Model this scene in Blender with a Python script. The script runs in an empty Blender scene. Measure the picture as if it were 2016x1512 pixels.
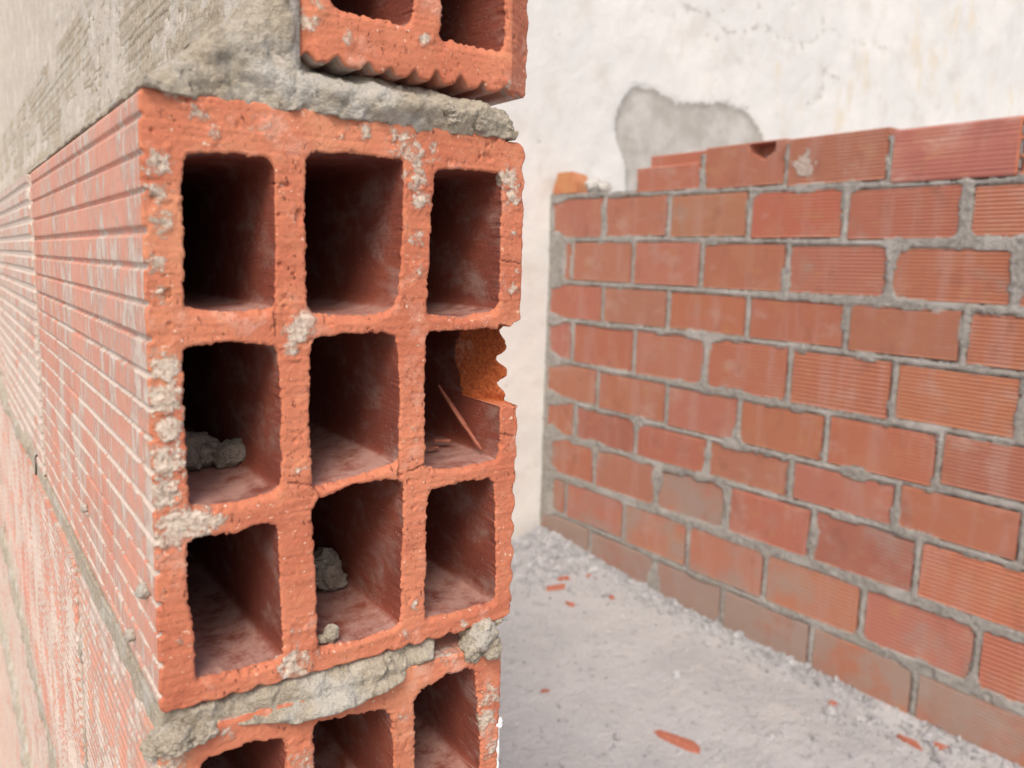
import bpy, math, random
import numpy as np
from mathutils import Matrix, Vector
random.seed(7)
rng = np.random.default_rng(7)

# ------------------------------------------------------------------ camera, sky, sun, exposure
scene = bpy.context.scene
col = scene.collection
cam_d = bpy.data.cameras.new('camera')
cam = bpy.data.objects.new('camera', cam_d); col.objects.link(cam)
R = Matrix(((0.8174565808466101, 0.061293061201180735, -0.5727197386847759),
            (-0.5752920583186609, 0.13582492103923677, -0.8065919900793482),
            (0.028351121072156343, 0.9888350476562172, 0.14629238687558422)))
cam.matrix_world = Matrix.Translation((-0.05464, -0.27488, 0.15330)) @ R.to_4x4()
cam_d.sensor_width = 36.0
cam_d.lens = 1.5972 * 1000 / 2016 * 36.0
cam_d.clip_start = 0.01
cam_d.clip_end = 200.0
cam_d.dof.use_dof = True
cam_d.dof.focus_distance = 0.385
cam_d.dof.aperture_fstop = 13.0
scene.camera = cam

SUN_EL, SUN_AZ = 48.0, 221.0      # azimuth, clockwise from +Y
world = bpy.data.worlds.new('World'); scene.world = world
world.use_nodes = True
wn = world.node_tree.nodes; wl = world.node_tree.links
bg = wn.get('Background') or wn.new('ShaderNodeBackground')
sky = wn.new('ShaderNodeTexSky'); sky.sky_type = 'NISHITA'; sky.sun_disc = False
sky.sun_elevation = math.radians(SUN_EL); sky.sun_rotation = math.radians(SUN_AZ)
sky.air_density = 1.0; sky.dust_density = 4.0; sky.ozone_density = 0.6
wl.new(sky.outputs[0], bg.inputs[0]); bg.inputs[1].default_value = 0.14
sun_d = bpy.data.lights.new('sun', 'SUN'); sun_d.energy = 1.5; sun_d.angle = math.radians(22)
sun_d.color = (1.0, 0.94, 0.87)
sun = bpy.data.objects.new('sun', sun_d); col.objects.link(sun)
az, el = math.radians(SUN_AZ), math.radians(SUN_EL)
sdir = Vector((math.sin(az) * math.cos(el), math.cos(az) * math.cos(el), math.sin(el)))
sun.rotation_euler = sdir.to_track_quat('Z', 'Y').to_euler()
sun.location = sdir * 5
vs = scene.view_settings
vs.view_transform = 'Standard'; vs.look = 'None'; vs.exposure = 0.44; vs.gamma = 1.0
vs.use_curve_mapping = False

# ------------------------------------------------------------------ noise
_h = rng.random((64, 64, 64)).astype(np.float32)
def vnoise(x, y, z):
    x, y, z = np.broadcast_arrays(np.asarray(x, float), np.asarray(y, float), np.asarray(z, float))
    xi, yi, zi = np.floor(x).astype(int), np.floor(y).astype(int), np.floor(z).astype(int)
    fx, fy, fz = x - xi, y - yi, z - zi
    fx, fy, fz = [t * t * t * (t * (t * 6 - 15) + 10) for t in (fx, fy, fz)]
    X0, X1, Y0, Y1, Z0, Z1 = xi & 63, (xi + 1) & 63, yi & 63, (yi + 1) & 63, zi & 63, (zi + 1) & 63
    a = _h[X0, Y0, Z0] * (1 - fx) + _h[X1, Y0, Z0] * fx
    b = _h[X0, Y1, Z0] * (1 - fx) + _h[X1, Y1, Z0] * fx
    c = _h[X0, Y0, Z1] * (1 - fx) + _h[X1, Y0, Z1] * fx
    d = _h[X0, Y1, Z1] * (1 - fx) + _h[X1, Y1, Z1] * fx
    return ((a * (1 - fy) + b * fy) * (1 - fz) + (c * (1 - fy) + d * fy) * fz) * 2 - 1
def fbm(x, y, z, s, oct=3, seed=0.0, gain=0.5):
    t = 0; amp = 1; tot = 0
    for k in range(oct):
        t = t + amp * vnoise(x * s + seed + k * 17.3, y * s + seed * 1.7 + k * 9.1, z * s + seed * .6 + k * 5.7)
        tot += amp; amp *= gain; s *= 2.03
    return t / tot
def worley(x, y, z, s, seed=0.0):
    """distance to the nearest random point, about 0..1"""
    x, y, z = x * s + seed, y * s + seed * 1.3, z * s + seed * .7
    xi, yi, zi = np.floor(x).astype(int), np.floor(y).astype(int), np.floor(z).astype(int)
    best = np.full(np.shape(x), 9.0)
    for i in (-1, 0, 1):
        for j in (-1, 0, 1):
            for k in (-1, 0, 1):
                a, b, c = (xi + i) & 63, (yi + j) & 63, (zi + k) & 63
                d = (xi + i + _h[a, b, c] - x) ** 2 + (yi + j + _h[b, c, a] - y) ** 2 + (zi + k + _h[c, a, b] - z) ** 2
                best = np.minimum(best, d)
    return np.sqrt(best)
def sstep(a, b, x):
    t = np.clip((x - a) / (b - a), 0, 1)
    return t * t * (3 - 2 * t)

# ------------------------------------------------------------------ material helper
class NT:
    def __init__(self, name):
        self.m = bpy.data.materials.new(name); self.m.use_nodes = True
        self.t = self.m.node_tree; self.t.nodes.clear()
        self.out = self.t.nodes.new('ShaderNodeOutputMaterial')
        self.b = self.t.nodes.new('ShaderNodeBsdfPrincipled')
        self.t.links.new(self.b.outputs[0], self.out.inputs[0])
        self.tc = self.t.nodes.new('ShaderNodeTexCoord')
        oi = self.t.nodes.new('ShaderNodeObjectInfo'); self.oi = oi
        mul = self.t.nodes.new('ShaderNodeVectorMath'); mul.operation = 'MULTIPLY_ADD'
        comb = self.t.nodes.new('ShaderNodeCombineXYZ')
        for i in range(3): self.t.links.new(oi.outputs['Random'], comb.inputs[i])
        mul.inputs[1].default_value = (13.1, 7.7, 5.3)
        self.t.links.new(comb.outputs[0], mul.inputs[0]); self.t.links.new(self.tc.outputs['Object'], mul.inputs[2])
        self.P = mul.outputs[0]; self.O = self.tc.outputs['Object']
    def L(self, a, b): self.t.links.new(a, b)
    def val(self, sock, v):
        if hasattr(v, 'is_linked') or hasattr(v, 'links'): self.L(v, sock)
        else: sock.default_value = v
    def vec(self, v, sc):
        n = self.t.nodes.new('ShaderNodeVectorMath'); n.operation = 'MULTIPLY'
        self.L(v, n.inputs[0]); n.inputs[1].default_value = sc; return n.outputs[0]
    def noise(self, scale, detail=3, rough=.55, v=None, dist=0.0):
        n = self.t.nodes.new('ShaderNodeTexNoise'); n.inputs['Scale'].default_value = scale
        n.inputs['Detail'].default_value = detail; n.inputs['Roughness'].default_value = rough
        n.inputs['Distortion'].default_value = dist
        self.L(v if v is not None else self.P, n.inputs['Vector']); return n.outputs['Fac']
    def voro(self, scale, v=None, feat='F1', out='Distance', rnd=1.0):
        n = self.t.nodes.new('ShaderNodeTexVoronoi'); n.feature = feat; n.inputs['Scale'].default_value = scale
        n.inputs['Randomness'].default_value = rnd
        self.L(v if v is not None else self.P, n.inputs['Vector']); return n.outputs[out]
    def ramp(self, x, a, b, smooth=True):
        n = self.t.nodes.new('ShaderNodeMapRange'); n.interpolation_type = 'SMOOTHSTEP' if smooth else 'LINEAR'
        self.val(n.inputs[0], x); n.inputs[1].default_value = a; n.inputs[2].default_value = b
        n.inputs[3].default_value = 0; n.inputs[4].default_value = 1; return n.outputs[0]
    def math(self, op, a, b=0.0, c=0.0):
        n = self.t.nodes.new('ShaderNodeMath'); n.operation = op
        self.val(n.inputs[0], a); self.val(n.inputs[1], b); self.val(n.inputs[2], c); return n.outputs[0]
    def clamp(self, a):
        n = self.t.nodes.new('ShaderNodeClamp'); self.val(n.inputs[0], a); return n.outputs[0]
    def mix(self, f, a, b, mode='MIX'):
        n = self.t.nodes.new('ShaderNodeMix'); n.data_type = 'RGBA'; n.blend_type = mode
        self.val(n.inputs[0], f)
        for s, v in ((n.inputs[6], a), (n.inputs[7], b)):
            if isinstance(v, tuple): s.default_value = (*v, 1) if len(v) == 3 else v
            else: self.L(v, s)
        return n.outputs[2]
    def attr(self, name):
        n = self.t.nodes.new('ShaderNodeAttribute'); n.attribute_name = name; return n.outputs['Fac']
    def xyz(self, v=None):
        n = self.t.nodes.new('ShaderNodeSeparateXYZ'); self.L(v if v is not None else self.O, n.inputs[0]); return n.outputs
    def bump(self, h, dist, strength=1.0, prev=None):
        n = self.t.nodes.new('ShaderNodeBump'); n.inputs['Distance'].default_value = dist
        n.inputs['Strength'].default_value = strength; self.L(h, n.inputs['Height'])
        if prev is not None: self.L(prev, n.inputs['Normal'])
        return n.outputs[0]
    def finish(self, colr, rough=.9, normal=None, spec=.3):
        self.val(self.b.inputs['Base Color'], colr if not isinstance(colr, tuple) else (*colr, 1))
        self.val(self.b.inputs['Roughness'], rough)
        self.b.inputs['Specular IOR Level'].default_value = spec
        if normal is not None: self.L(normal, self.b.inputs['Normal'])
        return self.m

MORTAR_A, MORTAR_B = (.64, .555, .43), (.43, .36, .27)
PALE = (.66, .62, .55)
def clay_cut():
    """wire-cut end of a brick: orange, pitted, with pale mortar smears"""
    n = NT('cut_clay')
    big = n.noise(28, 3); mid = n.noise(140, 4, .6); fine = n.noise(1500, 3, .6)
    c = n.mix(n.ramp(big, .3, .7), (.585, .205, .112), (.49, .150, .080))
    c = n.mix(n.math('MULTIPLY', n.ramp(mid, .52, .72), .5), c, (.64, .265, .14))
    c = n.mix(n.math('MULTIPLY', n.ramp(fine, .56, .75), .35), c, (.36, .09, .04))
    pv = n.noise(520, 2, .5, v=n.vec(n.P, (1.5, 1, .8)), dist=.8); pit = n.math('MULTIPLY', n.ramp(pv, .635, .70), n.ramp(n.noise(60, 2), .38, .6))
    c = n.mix(n.math('MULTIPLY', pit, .75), c, (.13, .033, .02))
    sp = n.math('MULTIPLY', n.ramp(n.noise(520, 2, .5, v=n.vec(n.P, (1.1, .9, 1.2))), .66, .72), n.ramp(n.noise(45, 2, v=n.vec(n.P, (1.3, 1, 1))), .42, .6))
    c = n.mix(n.math('MULTIPLY', sp, .8), c, (.75, .60, .46))
    c = n.mix(n.math('MULTIPLY', n.ramp(n.noise(17, 3, .6, v=n.vec(n.P, (1, 1, .6))), .50, .66), .5), c, (.66, .31, .17))
    c = n.mix(n.math('MULTIPLY', n.ramp(n.noise(40, 4, .65, v=n.vec(n.P, (.8, 1, 1.3))), .56, .70), .45), c, (.36, .092, .052))
    c = n.mix(n.math('MULTIPLY', n.attr('crack'), .6), c, (.10, .03, .02))
    fr = n.attr('fresh'); c = n.mix(fr, c, n.mix(n.ramp(n.noise(700, 3), .35, .65), (.46, .118, .034), (.30, .066, .020)))
    sm = n.attr('smear')
    smn = n.math('ADD', sm, n.math('MULTIPLY', n.math('SUBTRACT', n.noise(330, 6, .72), .5), 2.4))
    smm = n.ramp(smn, .42, .78)
    c = n.mix(n.math('MULTIPLY', smm, .9), c, n.mix(n.ramp(n.noise(600, 3), .35, .65), (.44, .36, .28), (.66, .585, .48)))
    # broad faint dust
    c = n.mix(n.math('MULTIPLY', n.ramp(n.noise(55, 6, .72, v=n.vec(n.P, (1, 1, .9))), .54, .70), .42), c, (.70, .44, .34))
    h = n.math('ADD', n.math('MULTIPLY', n.noise(700, 4, .7), .8), n.math('MULTIPLY', n.noise(2400, 2), .35))
    h = n.math('SUBTRACT', h, n.math('MULTIPLY', pit, .6))
    h = n.math('ADD', h, n.math('MULTIPLY', smm, .5))
    return n.finish(c, .84, n.bump(h, .0008, .75), .3)
def clay_side(name='ribbed_clay', film=.5):
    """extruded outside face: pinkish clay under a film of mortar, grooves filled"""
    n = NT(name)
    big = n.noise(16, 3)
    c = n.mix(n.ramp(big, .35, .65), (.52, .195, .125), (.60, .25, .165))
    c = n.mix(n.math('MULTIPLY', n.ramp(n.noise(22, 3, v=n.vec(n.P, (1, 1, .5))), .58, .74), .6), c, (.62, .29, .12))
    st = n.noise(30, 6, .66, v=n.vec(n.P, (1, 1.6, .9)))     # strokes across the ribs
    st2 = n.noise(120, 5, .7, v=n.vec(n.P, (1, 3.0, .6)))
    gr = n.attr('groove'); sm = n.attr('smear')
    f = n.math('ADD', n.math('MULTIPLY', n.math('SUBTRACT', st, .5), 2.1), n.math('MULTIPLY', n.math('SUBTRACT', st2, .5), 1.5))
    f = n.math('ADD', f, n.math('ADD', film - .42, n.math('MULTIPLY', sm, .9)))
    veil = n.ramp(f, -.35, .30)
    c = n.mix(n.math('MULTIPLY', veil, .48), c, (.63, .40, .32))
    solid = n.ramp(n.math('ADD', f, n.math('MULTIPLY', n.math('MULTIPLY', gr, n.ramp(n.noise(19, 4, .65, v=n.vec(n.P, (1, .55, 1.5))), .38, .56)), .48)), .16, .36)
    mc = n.mix(n.ramp(n.noise(420, 4), .35, .65), (.51, .435, .365), (.61, .54, .465))
    c = n.mix(n.math('MULTIPLY', solid, .86), c, mc)
    pit = n.ramp(n.noise(600, 2, .5), .68, .74)
    c = n.mix(n.math('MULTIPLY', pit, .5), c, (.20, .12, .09))
    h = n.math('ADD', n.math('MULTIPLY', solid, .8), n.math('MULTIPLY', n.noise(500, 4), .55))
    h = n.math('ADD', h, n.math('MULTIPLY', st2, .3))
    return n.finish(c, .66, n.bump(h, .0008, .75), .45)
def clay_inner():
    n = NT('shaded_cell_clay')
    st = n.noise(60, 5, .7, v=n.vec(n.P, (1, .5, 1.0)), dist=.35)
    c = n.mix(n.ramp(n.noise(25, 3), .35, .65), (.25, .068, .042), (.19, .052, .036))  # base darker than the clay itself, painting in the shade inside the cells
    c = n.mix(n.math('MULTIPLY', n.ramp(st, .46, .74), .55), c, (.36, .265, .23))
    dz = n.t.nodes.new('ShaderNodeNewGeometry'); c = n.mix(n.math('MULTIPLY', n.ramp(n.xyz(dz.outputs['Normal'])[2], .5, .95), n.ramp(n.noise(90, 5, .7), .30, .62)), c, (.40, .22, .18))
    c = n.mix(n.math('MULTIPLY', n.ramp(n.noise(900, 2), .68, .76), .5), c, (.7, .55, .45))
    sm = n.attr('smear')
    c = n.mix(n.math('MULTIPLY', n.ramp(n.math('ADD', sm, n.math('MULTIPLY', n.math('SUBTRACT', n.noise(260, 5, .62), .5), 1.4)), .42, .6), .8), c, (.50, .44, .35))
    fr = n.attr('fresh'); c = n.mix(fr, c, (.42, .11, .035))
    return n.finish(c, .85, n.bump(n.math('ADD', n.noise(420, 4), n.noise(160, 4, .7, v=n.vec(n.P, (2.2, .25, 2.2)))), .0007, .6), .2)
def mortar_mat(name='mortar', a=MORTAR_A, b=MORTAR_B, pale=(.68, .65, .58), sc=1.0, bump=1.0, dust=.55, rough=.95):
    n = NT(name)
    g1 = n.noise(330 * sc, 5, .7); g2 = n.noise(45 * sc, 4, .6)
    c = n.mix(n.ramp(g1, .34, .66), b, a)
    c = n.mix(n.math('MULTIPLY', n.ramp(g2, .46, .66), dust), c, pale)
    v = n.voro(900 * sc, v=n.vec(n.P, (1.1, .9, 1.3))); c = n.mix(n.math('MULTIPLY', n.ramp(v, .36, .14), n.ramp(n.noise(300 * sc, 2), .4, .6)), c, (.66, .60, .49))
    sp = n.noise(1100 * sc, 3, .7); c = n.mix(n.math('MULTIPLY', n.ramp(sp, .57, .68), .4), c, (.22, .19, .14))
    dk = n.ramp(n.noise(240 * sc, 3, .6, v=n.vec(n.P, (1.2, 1, .8))), .63, .73)
    c = n.mix(n.math('MULTIPLY', dk, .55), c, (.13, .115, .085))
    h = n.math('ADD', n.math('MULTIPLY', n.noise(900 * sc, 6, .8), 1.25), n.math('MULTIPLY', v, -.6))
    h = n.math('ADD', h, n.math('MULTIPLY', n.noise(1400 * sc, 2), .3))
    return n.finish(c, rough, n.bump(h, .0015 * bump / sc, .9), .2)
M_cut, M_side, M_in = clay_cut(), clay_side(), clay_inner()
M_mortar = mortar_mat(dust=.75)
M_lump = mortar_mat('crumb_mortar', (.42, .37, .30), (.27, .23, .18), (.52, .47, .40), dust=.3)

def set_attr(me, name, arr):
    a = me.attributes.new(name, 'FLOAT', 'POINT'); a.data.foreach_set('value', np.asarray(arr, np.float32))
def mesh_np(name, V, F, mats, midx=None, smooth=True, attrs=None):
    V = np.asarray(V, np.float32)
    me = bpy.data.meshes.new(name)
    if isinstance(F, np.ndarray):
        k = F.shape[1]
        me.vertices.add(len(V)); me.vertices.foreach_set('co', V.ravel())
        me.loops.add(F.size); me.loops.foreach_set('vertex_index', F.astype(np.int32).ravel())
        me.polygons.add(len(F)); me.polygons.foreach_set('loop_start', np.arange(0, F.size, k, dtype=np.int32))
        me.update(calc_edges=True)
    else:
        me.from_pydata(V.tolist(), [], F)
    for m in mats: me.materials.append(m)
    if midx is not None: me.polygons.foreach_set('material_index', np.asarray(midx, np.int32))
    me.polygons.foreach_set('use_smooth', np.full(len(me.polygons), smooth))
    for k_, a in (attrs or {}).items(): set_attr(me, k_, a)
    me.validate(); me.update()
    return me
def add(name, me, parent=None, **kw):
    o = bpy.data.objects.new(name, me); col.objects.link(o)
    if parent is not None: o.parent = parent
    for k, v in kw.items(): o[k] = v
    return o
def tag(o, label, cat, group=None):
    o['label'] = label; o['category'] = cat
    if group: o['group'] = group
    return o

# ------------------------------------------------------------------ sheets cut from a field and extruded along +Y
def sd_box(u, w, x0, x1, z0, z1, r):
    """positive inside"""
    cx, cz, hx, hz = (x0 + x1) / 2, (z0 + z1) / 2, (x1 - x0) / 2 - r, (z1 - z0) / 2 - r
    qx, qz = np.abs(u - cx) - hx, np.abs(w - cz) - hz
    return r - (np.hypot(np.maximum(qx, 0), np.maximum(qz, 0)) + np.minimum(np.maximum(qx, qz), 0))
def sd_poly(u, w, pts):
    p = np.asarray(pts, float); d = np.full(u.shape, 1e9); ins = np.zeros(u.shape, bool)
    for i in range(len(p)):
        a, b = p[i], p[i - 1]; e = b - a
        t = np.clip(((u - a[0]) * e[0] + (w - a[1]) * e[1]) / (e @ e + 1e-12), 0, 1)
        d = np.minimum(d, np.hypot(u - a[0] - e[0] * t, w - a[1] - e[1] * t))
        c = ((a[1] > w) != (b[1] > w))
        with np.errstate(divide='ignore', invalid='ignore'):
            xx = (b[0] - a[0]) * (w - a[1]) / (b[1] - a[1] + 1e-15) + a[0]
        ins ^= c & (u < xx)
    return np.where(ins, d, -d)
def sheet(F, u0, u1, w0, w1, h):
    nu, nw = int(round((u1 - u0) / h)) + 1, int(round((w1 - w0) / h)) + 1
    U, Wd = np.meshgrid(u0 + h * np.arange(nu), w0 + h * np.arange(nw), indexing='ij')
    f = F(U, Wd)
    cin = (f[:-1, :-1] + f[1:, :-1] + f[1:, 1:] + f[:-1, 1:]) > 0
    idx = np.arange(nu * nw).reshape(nu, nw)
    q = np.stack([idx[:-1, :-1], idx[1:, :-1], idx[1:, 1:], idx[:-1, 1:]], -1)
    pad = np.zeros((nu + 1, nw + 1), bool); pad[1:-1, 1:-1] = cin
    quads = q[cin]
    E = []
    for (di, dj, a, b) in ((0, -1, 0, 1), (1, 0, 1, 2), (0, 1, 2, 3), (-1, 0, 3, 0)):
        nb = pad[1 + di:nu + di, 1 + dj:nw + dj]
        m = cin & ~nb
        E.append(np.stack([q[..., a][m], q[..., b][m]], -1))
    E = np.concatenate(E)
    used = np.unique(quads); mp = np.full(nu * nw, -1); mp[used] = np.arange(len(used))
    P = np.stack([U.ravel()[used], Wd.ravel()[used]], -1)
    quads, E = mp[quads], mp[E]
    bv = np.unique(E)
    P[bv] = snap(F, P[bv], h, .75 * h)
    return P, quads, E, bv
def snap(F, p, h, lim):
    p0 = p.copy(); p = p.copy(); e = .25 * h
    for _ in range(4):
        f = F(p[:, 0], p[:, 1])
        gx = (F(p[:, 0] + e, p[:, 1]) - F(p[:, 0] - e, p[:, 1])) / (2 * e)
        gz = (F(p[:, 0], p[:, 1] + e) - F(p[:, 0], p[:, 1] - e)) / (2 * e)
        g2 = gx * gx + gz * gz + .05
        p = p - np.stack([f * gx / g2, f * gz / g2], -1)
        d = p - p0; n = np.hypot(d[:, 0], d[:, 1]); s = np.minimum(1, lim / (n + 1e-12))
        p = p0 + d * s[:, None]
    return p
def extrude(P, quads, E, bv, yf, layers, PS, length, ragfall=.003, cap=False):
    """P front outline points, yf front depth of each, PS smooth positions of boundary points"""
    nv = len(P); V = [np.stack([P[:, 0], yf, P[:, 1]], -1)]
    loc = np.full(nv, -1); loc[bv] = np.arange(len(bv)); k = len(bv)
    for t in layers[1:]:
        wgt = np.exp(-t / ragfall)
        p = PS * (1 - wgt) + P[bv] * wgt
        y = yf[bv] + (length - yf[bv]) * (t / length)
        V.append(np.stack([p[:, 0], y, p[:, 1]], -1))
    V = np.concatenate(V)
    def vid(layer, a): return a if layer == 0 else nv + (layer - 1) * k + loc[a]
    Q = [quads]
    for l in range(len(layers) - 1):
        Q.append(np.stack([vid(l, E[:, 0]), vid(l + 1, E[:, 0]), vid(l + 1, E[:, 1]), vid(l, E[:, 1])], -1))
    return V, np.concatenate(Q), len(quads)

def groove_fn(t, pitch, wd, dep, style):
    """depth of the grooves at position t along a side"""
    ph = (t / pitch) % 1.0
    if style == 'round':
        return dep * (1 - np.sqrt(np.clip(1 - (2 * ph - 1) ** 2 * .96, 0, 1))) ** 1.6
    d = np.abs(ph - .5) * pitch
    if style == 'soft': return dep * (1 - sstep(0, wd * .95, d))
    return dep * (1 - sstep(wd * .35, wd * .75, d))
def hollow_brick(name, box, holes, length, h=.0006, rag=.0006, seed=1.0, chip=None, smears=None, layers=None, cracks=None,
                 pitch_side=.0112, pitch_top=.0068, side_dep=.0016, top_dep=.0013, side_film=0.0, bulge=.0):
    x0, x1, z0, z1 = box
    def outer(u, w):
        gl = groove_fn(w - z0 + .0016 * vnoise(0, w * 45, seed + 2), pitch_side, .0018 + .0006 * vnoise(7, w * 70, seed), side_dep * (.85 + .35 * vnoise(5, w * 80, seed)), 'slot') * (u < x0 + .01)
        gr = groove_fn(w - z0 + .003 + .0012 * vnoise(0, w * 90, seed), pitch_side, .0052, side_dep * (.6 + .7 * vnoise(3, w * 60, seed)), 'soft') * (u > x1 - .01)
        gt = groove_fn(u - x0, pitch_top, .003, top_dep, 'round') * (w > z1 - .01)
        gb = groove_fn(u - x0 + .0015 * vnoise(u * 110, 2, seed), pitch_top * 1.45, .0036, top_dep * (.95 + .7 * vnoise(u * 70, 5, seed)), 'soft') * (w < z0 + .01)
        b = sd_box(u, w, x0, x1, z0, z1, .0035)
        return b - np.maximum(np.maximum(gl, gr), np.maximum(gt, gb))
    holes = [H if (len(H) == 4 and isinstance(H[0], (int, float))) else chaikin(H) for H in holes]
    def inner(u, w):
        m = np.full(np.shape(u), 1e3)
        for H in holes:
            if isinstance(H, tuple):
                s = -sd_box(u, w, *H, .0035)
            else: s = -sd_poly(u, w, H) - .0004
            m = np.minimum(m, s)
        return m
    def Fs(u, w): return np.minimum(outer(u, w), inner(u, w))
    def Fr(u, w):
        n1 = fbm(u, w, 0, 520, 3, seed, .7); n2 = fbm(u, w, 0, 90, 2, seed + 5)
        o, i = outer(u, w), inner(u, w)
        return np.minimum(o + rag * (.75 * n1 + .5 * n2) , i + rag * (1.9 * n1 + .7 * n2))
    P, quads, E, bv = sheet(Fr, x0 - .003, x1 + .003, z0 - .003, z1 + .003, h)
    PS = snap(Fs, P[bv], h, .003)
    loc_ = np.full(len(P), -1); loc_[bv] = np.arange(len(bv)); ea, eb = loc_[E[:, 0]], loc_[E[:, 1]]
    isin = inner(PS[:, 0], PS[:, 1]) < outer(PS[:, 0], PS[:, 1])
    for _ in range(14):
        acc = np.zeros_like(PS); cnt = np.zeros(len(PS))
        np.add.at(acc, ea, PS[eb]); np.add.at(acc, eb, PS[ea]); np.add.at(cnt, ea, 1); np.add.at(cnt, eb, 1)
        PS = np.where(isin[:, None], .5 * PS + .5 * acc / cnt[:, None], .5 * PS + .5 * acc / cnt[:, None] if _ == 0 else PS)
    u, w = P[:, 0], P[:, 1]
    d = np.maximum(Fr(u, w), 0)
    ii, oo = inner(u, w), outer(u, w); up = np.clip((ii - inner(u, w + .001)) / .001, 0, 1) * (ii < oo)
    er = .0007 + .0024 * up * (.8 + .5 * vnoise(u * 70, w * 20, seed))
    yf = er * np.clip(1 - d / er, 0, 1) ** 2 * .85
    yf += .00022 * fbm(u, w, .3, 120, 3, seed + 2) + .00022 * fbm(u, w, .3, 620, 3, seed + 3)
    pit = fbm(u, w, .9, 300, 2, seed + 8); yf += .0010 * sstep(.42, .62, pit) * sstep(-.25, .25, fbm(u, w, .5, 28, 2, seed + 1))
    # drag marks: shallow scratches left by the cutting wire
    yf += .00018 * vnoise(u * 60, w * 900, seed)
    sm = np.zeros(len(u))
    for (sx, sz, sr, st) in (smears or []):
        dd = np.hypot((u - sx), (w - sz)); sm = np.maximum(sm, st * np.exp(-(dd / (sr * 1.25)) ** 2))
    smn = sm + .75 * fbm(u, w, .2, 230, 3, seed + 4)
    yf -= .0005 * sstep(.35, .7, smn) * (sm > .1)
    fresh = np.zeros(len(u)); ck = np.zeros(len(u))
    wu, ww = u + .0009 * fbm(u, w, .2, 320, 2, 3.), w + .0009 * fbm(u, w, .2, 320, 2, 8.)
    for (a, b, c_, d_) in (cracks or []):
        e = np.array([c_ - a, d_ - b]); t_ = np.clip(((wu - a) * e[0] + (ww - b) * e[1]) / (e @ e), 0, 1)
        ck = np.maximum(ck, np.exp(-(np.hypot(wu - a - e[0] * t_, ww - b - e[1] * t_) / .00030) ** 2))
    yf += .0009 * ck
    if bulge: yf += bulge(u, w)
    if chip is not None:
        dy, fr = chip(u, w); yf = np.where(fr > .5, dy, yf); fresh = fr
    layers = layers or [0, .0004, .0009, .0018, .0035, .007, .014, .03, .06, .12, .22, length]
    V, Q, nf = extrude(P, quads, E, bv, yf, layers, PS, length)
    k = len(bv); nl = len(layers) - 1
    om = outer(PS[:, 0], PS[:, 1]) < inner(PS[:, 0], PS[:, 1])
    gx = np.zeros(k)
    gl = groove_fn(PS[:, 1] - z0 + .0016 * vnoise(0, PS[:, 1] * 45, seed + 2), pitch_side, .0024, 1.0, 'slot') * sstep(z0 + (z1 - z0) * .72, z0 + (z1 - z0) * .45, PS[:, 1])
    nearside = (PS[:, 0] < x0 + .004) | (PS[:, 0] > x1 - .004)
    gx = gl * nearside * om
    A = {'smear': [sm], 'groove': [np.zeros(len(u))], 'fresh': [fresh], 'crack': [ck]}
    for l in range(nl):
        t = layers[l + 1]
        A['smear'].append(np.where(om, side_film * np.clip(t / .02, 0, 1) + sm[bv] * np.exp(-t / .01), sm[bv] * np.exp(-t / .006)))
        A['groove'].append(gx); A['crack'].append(ck[bv] * 0); A['fresh'].append(fresh[bv] * (0 if l else 1) * (~om) * 0)
    A = {kk: np.concatenate(v) for kk, v in A.items()}
    # displace inner walls slightly so they are not ruler straight
    ys = V[nf and len(u):, 1]
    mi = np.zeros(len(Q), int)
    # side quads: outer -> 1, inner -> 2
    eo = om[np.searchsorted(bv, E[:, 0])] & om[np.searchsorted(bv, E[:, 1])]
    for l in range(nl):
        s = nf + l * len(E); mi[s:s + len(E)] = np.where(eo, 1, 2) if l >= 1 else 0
    return mesh_np(name, V, Q, [M_cut, M_side, M_in], mi, True, A)

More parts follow.
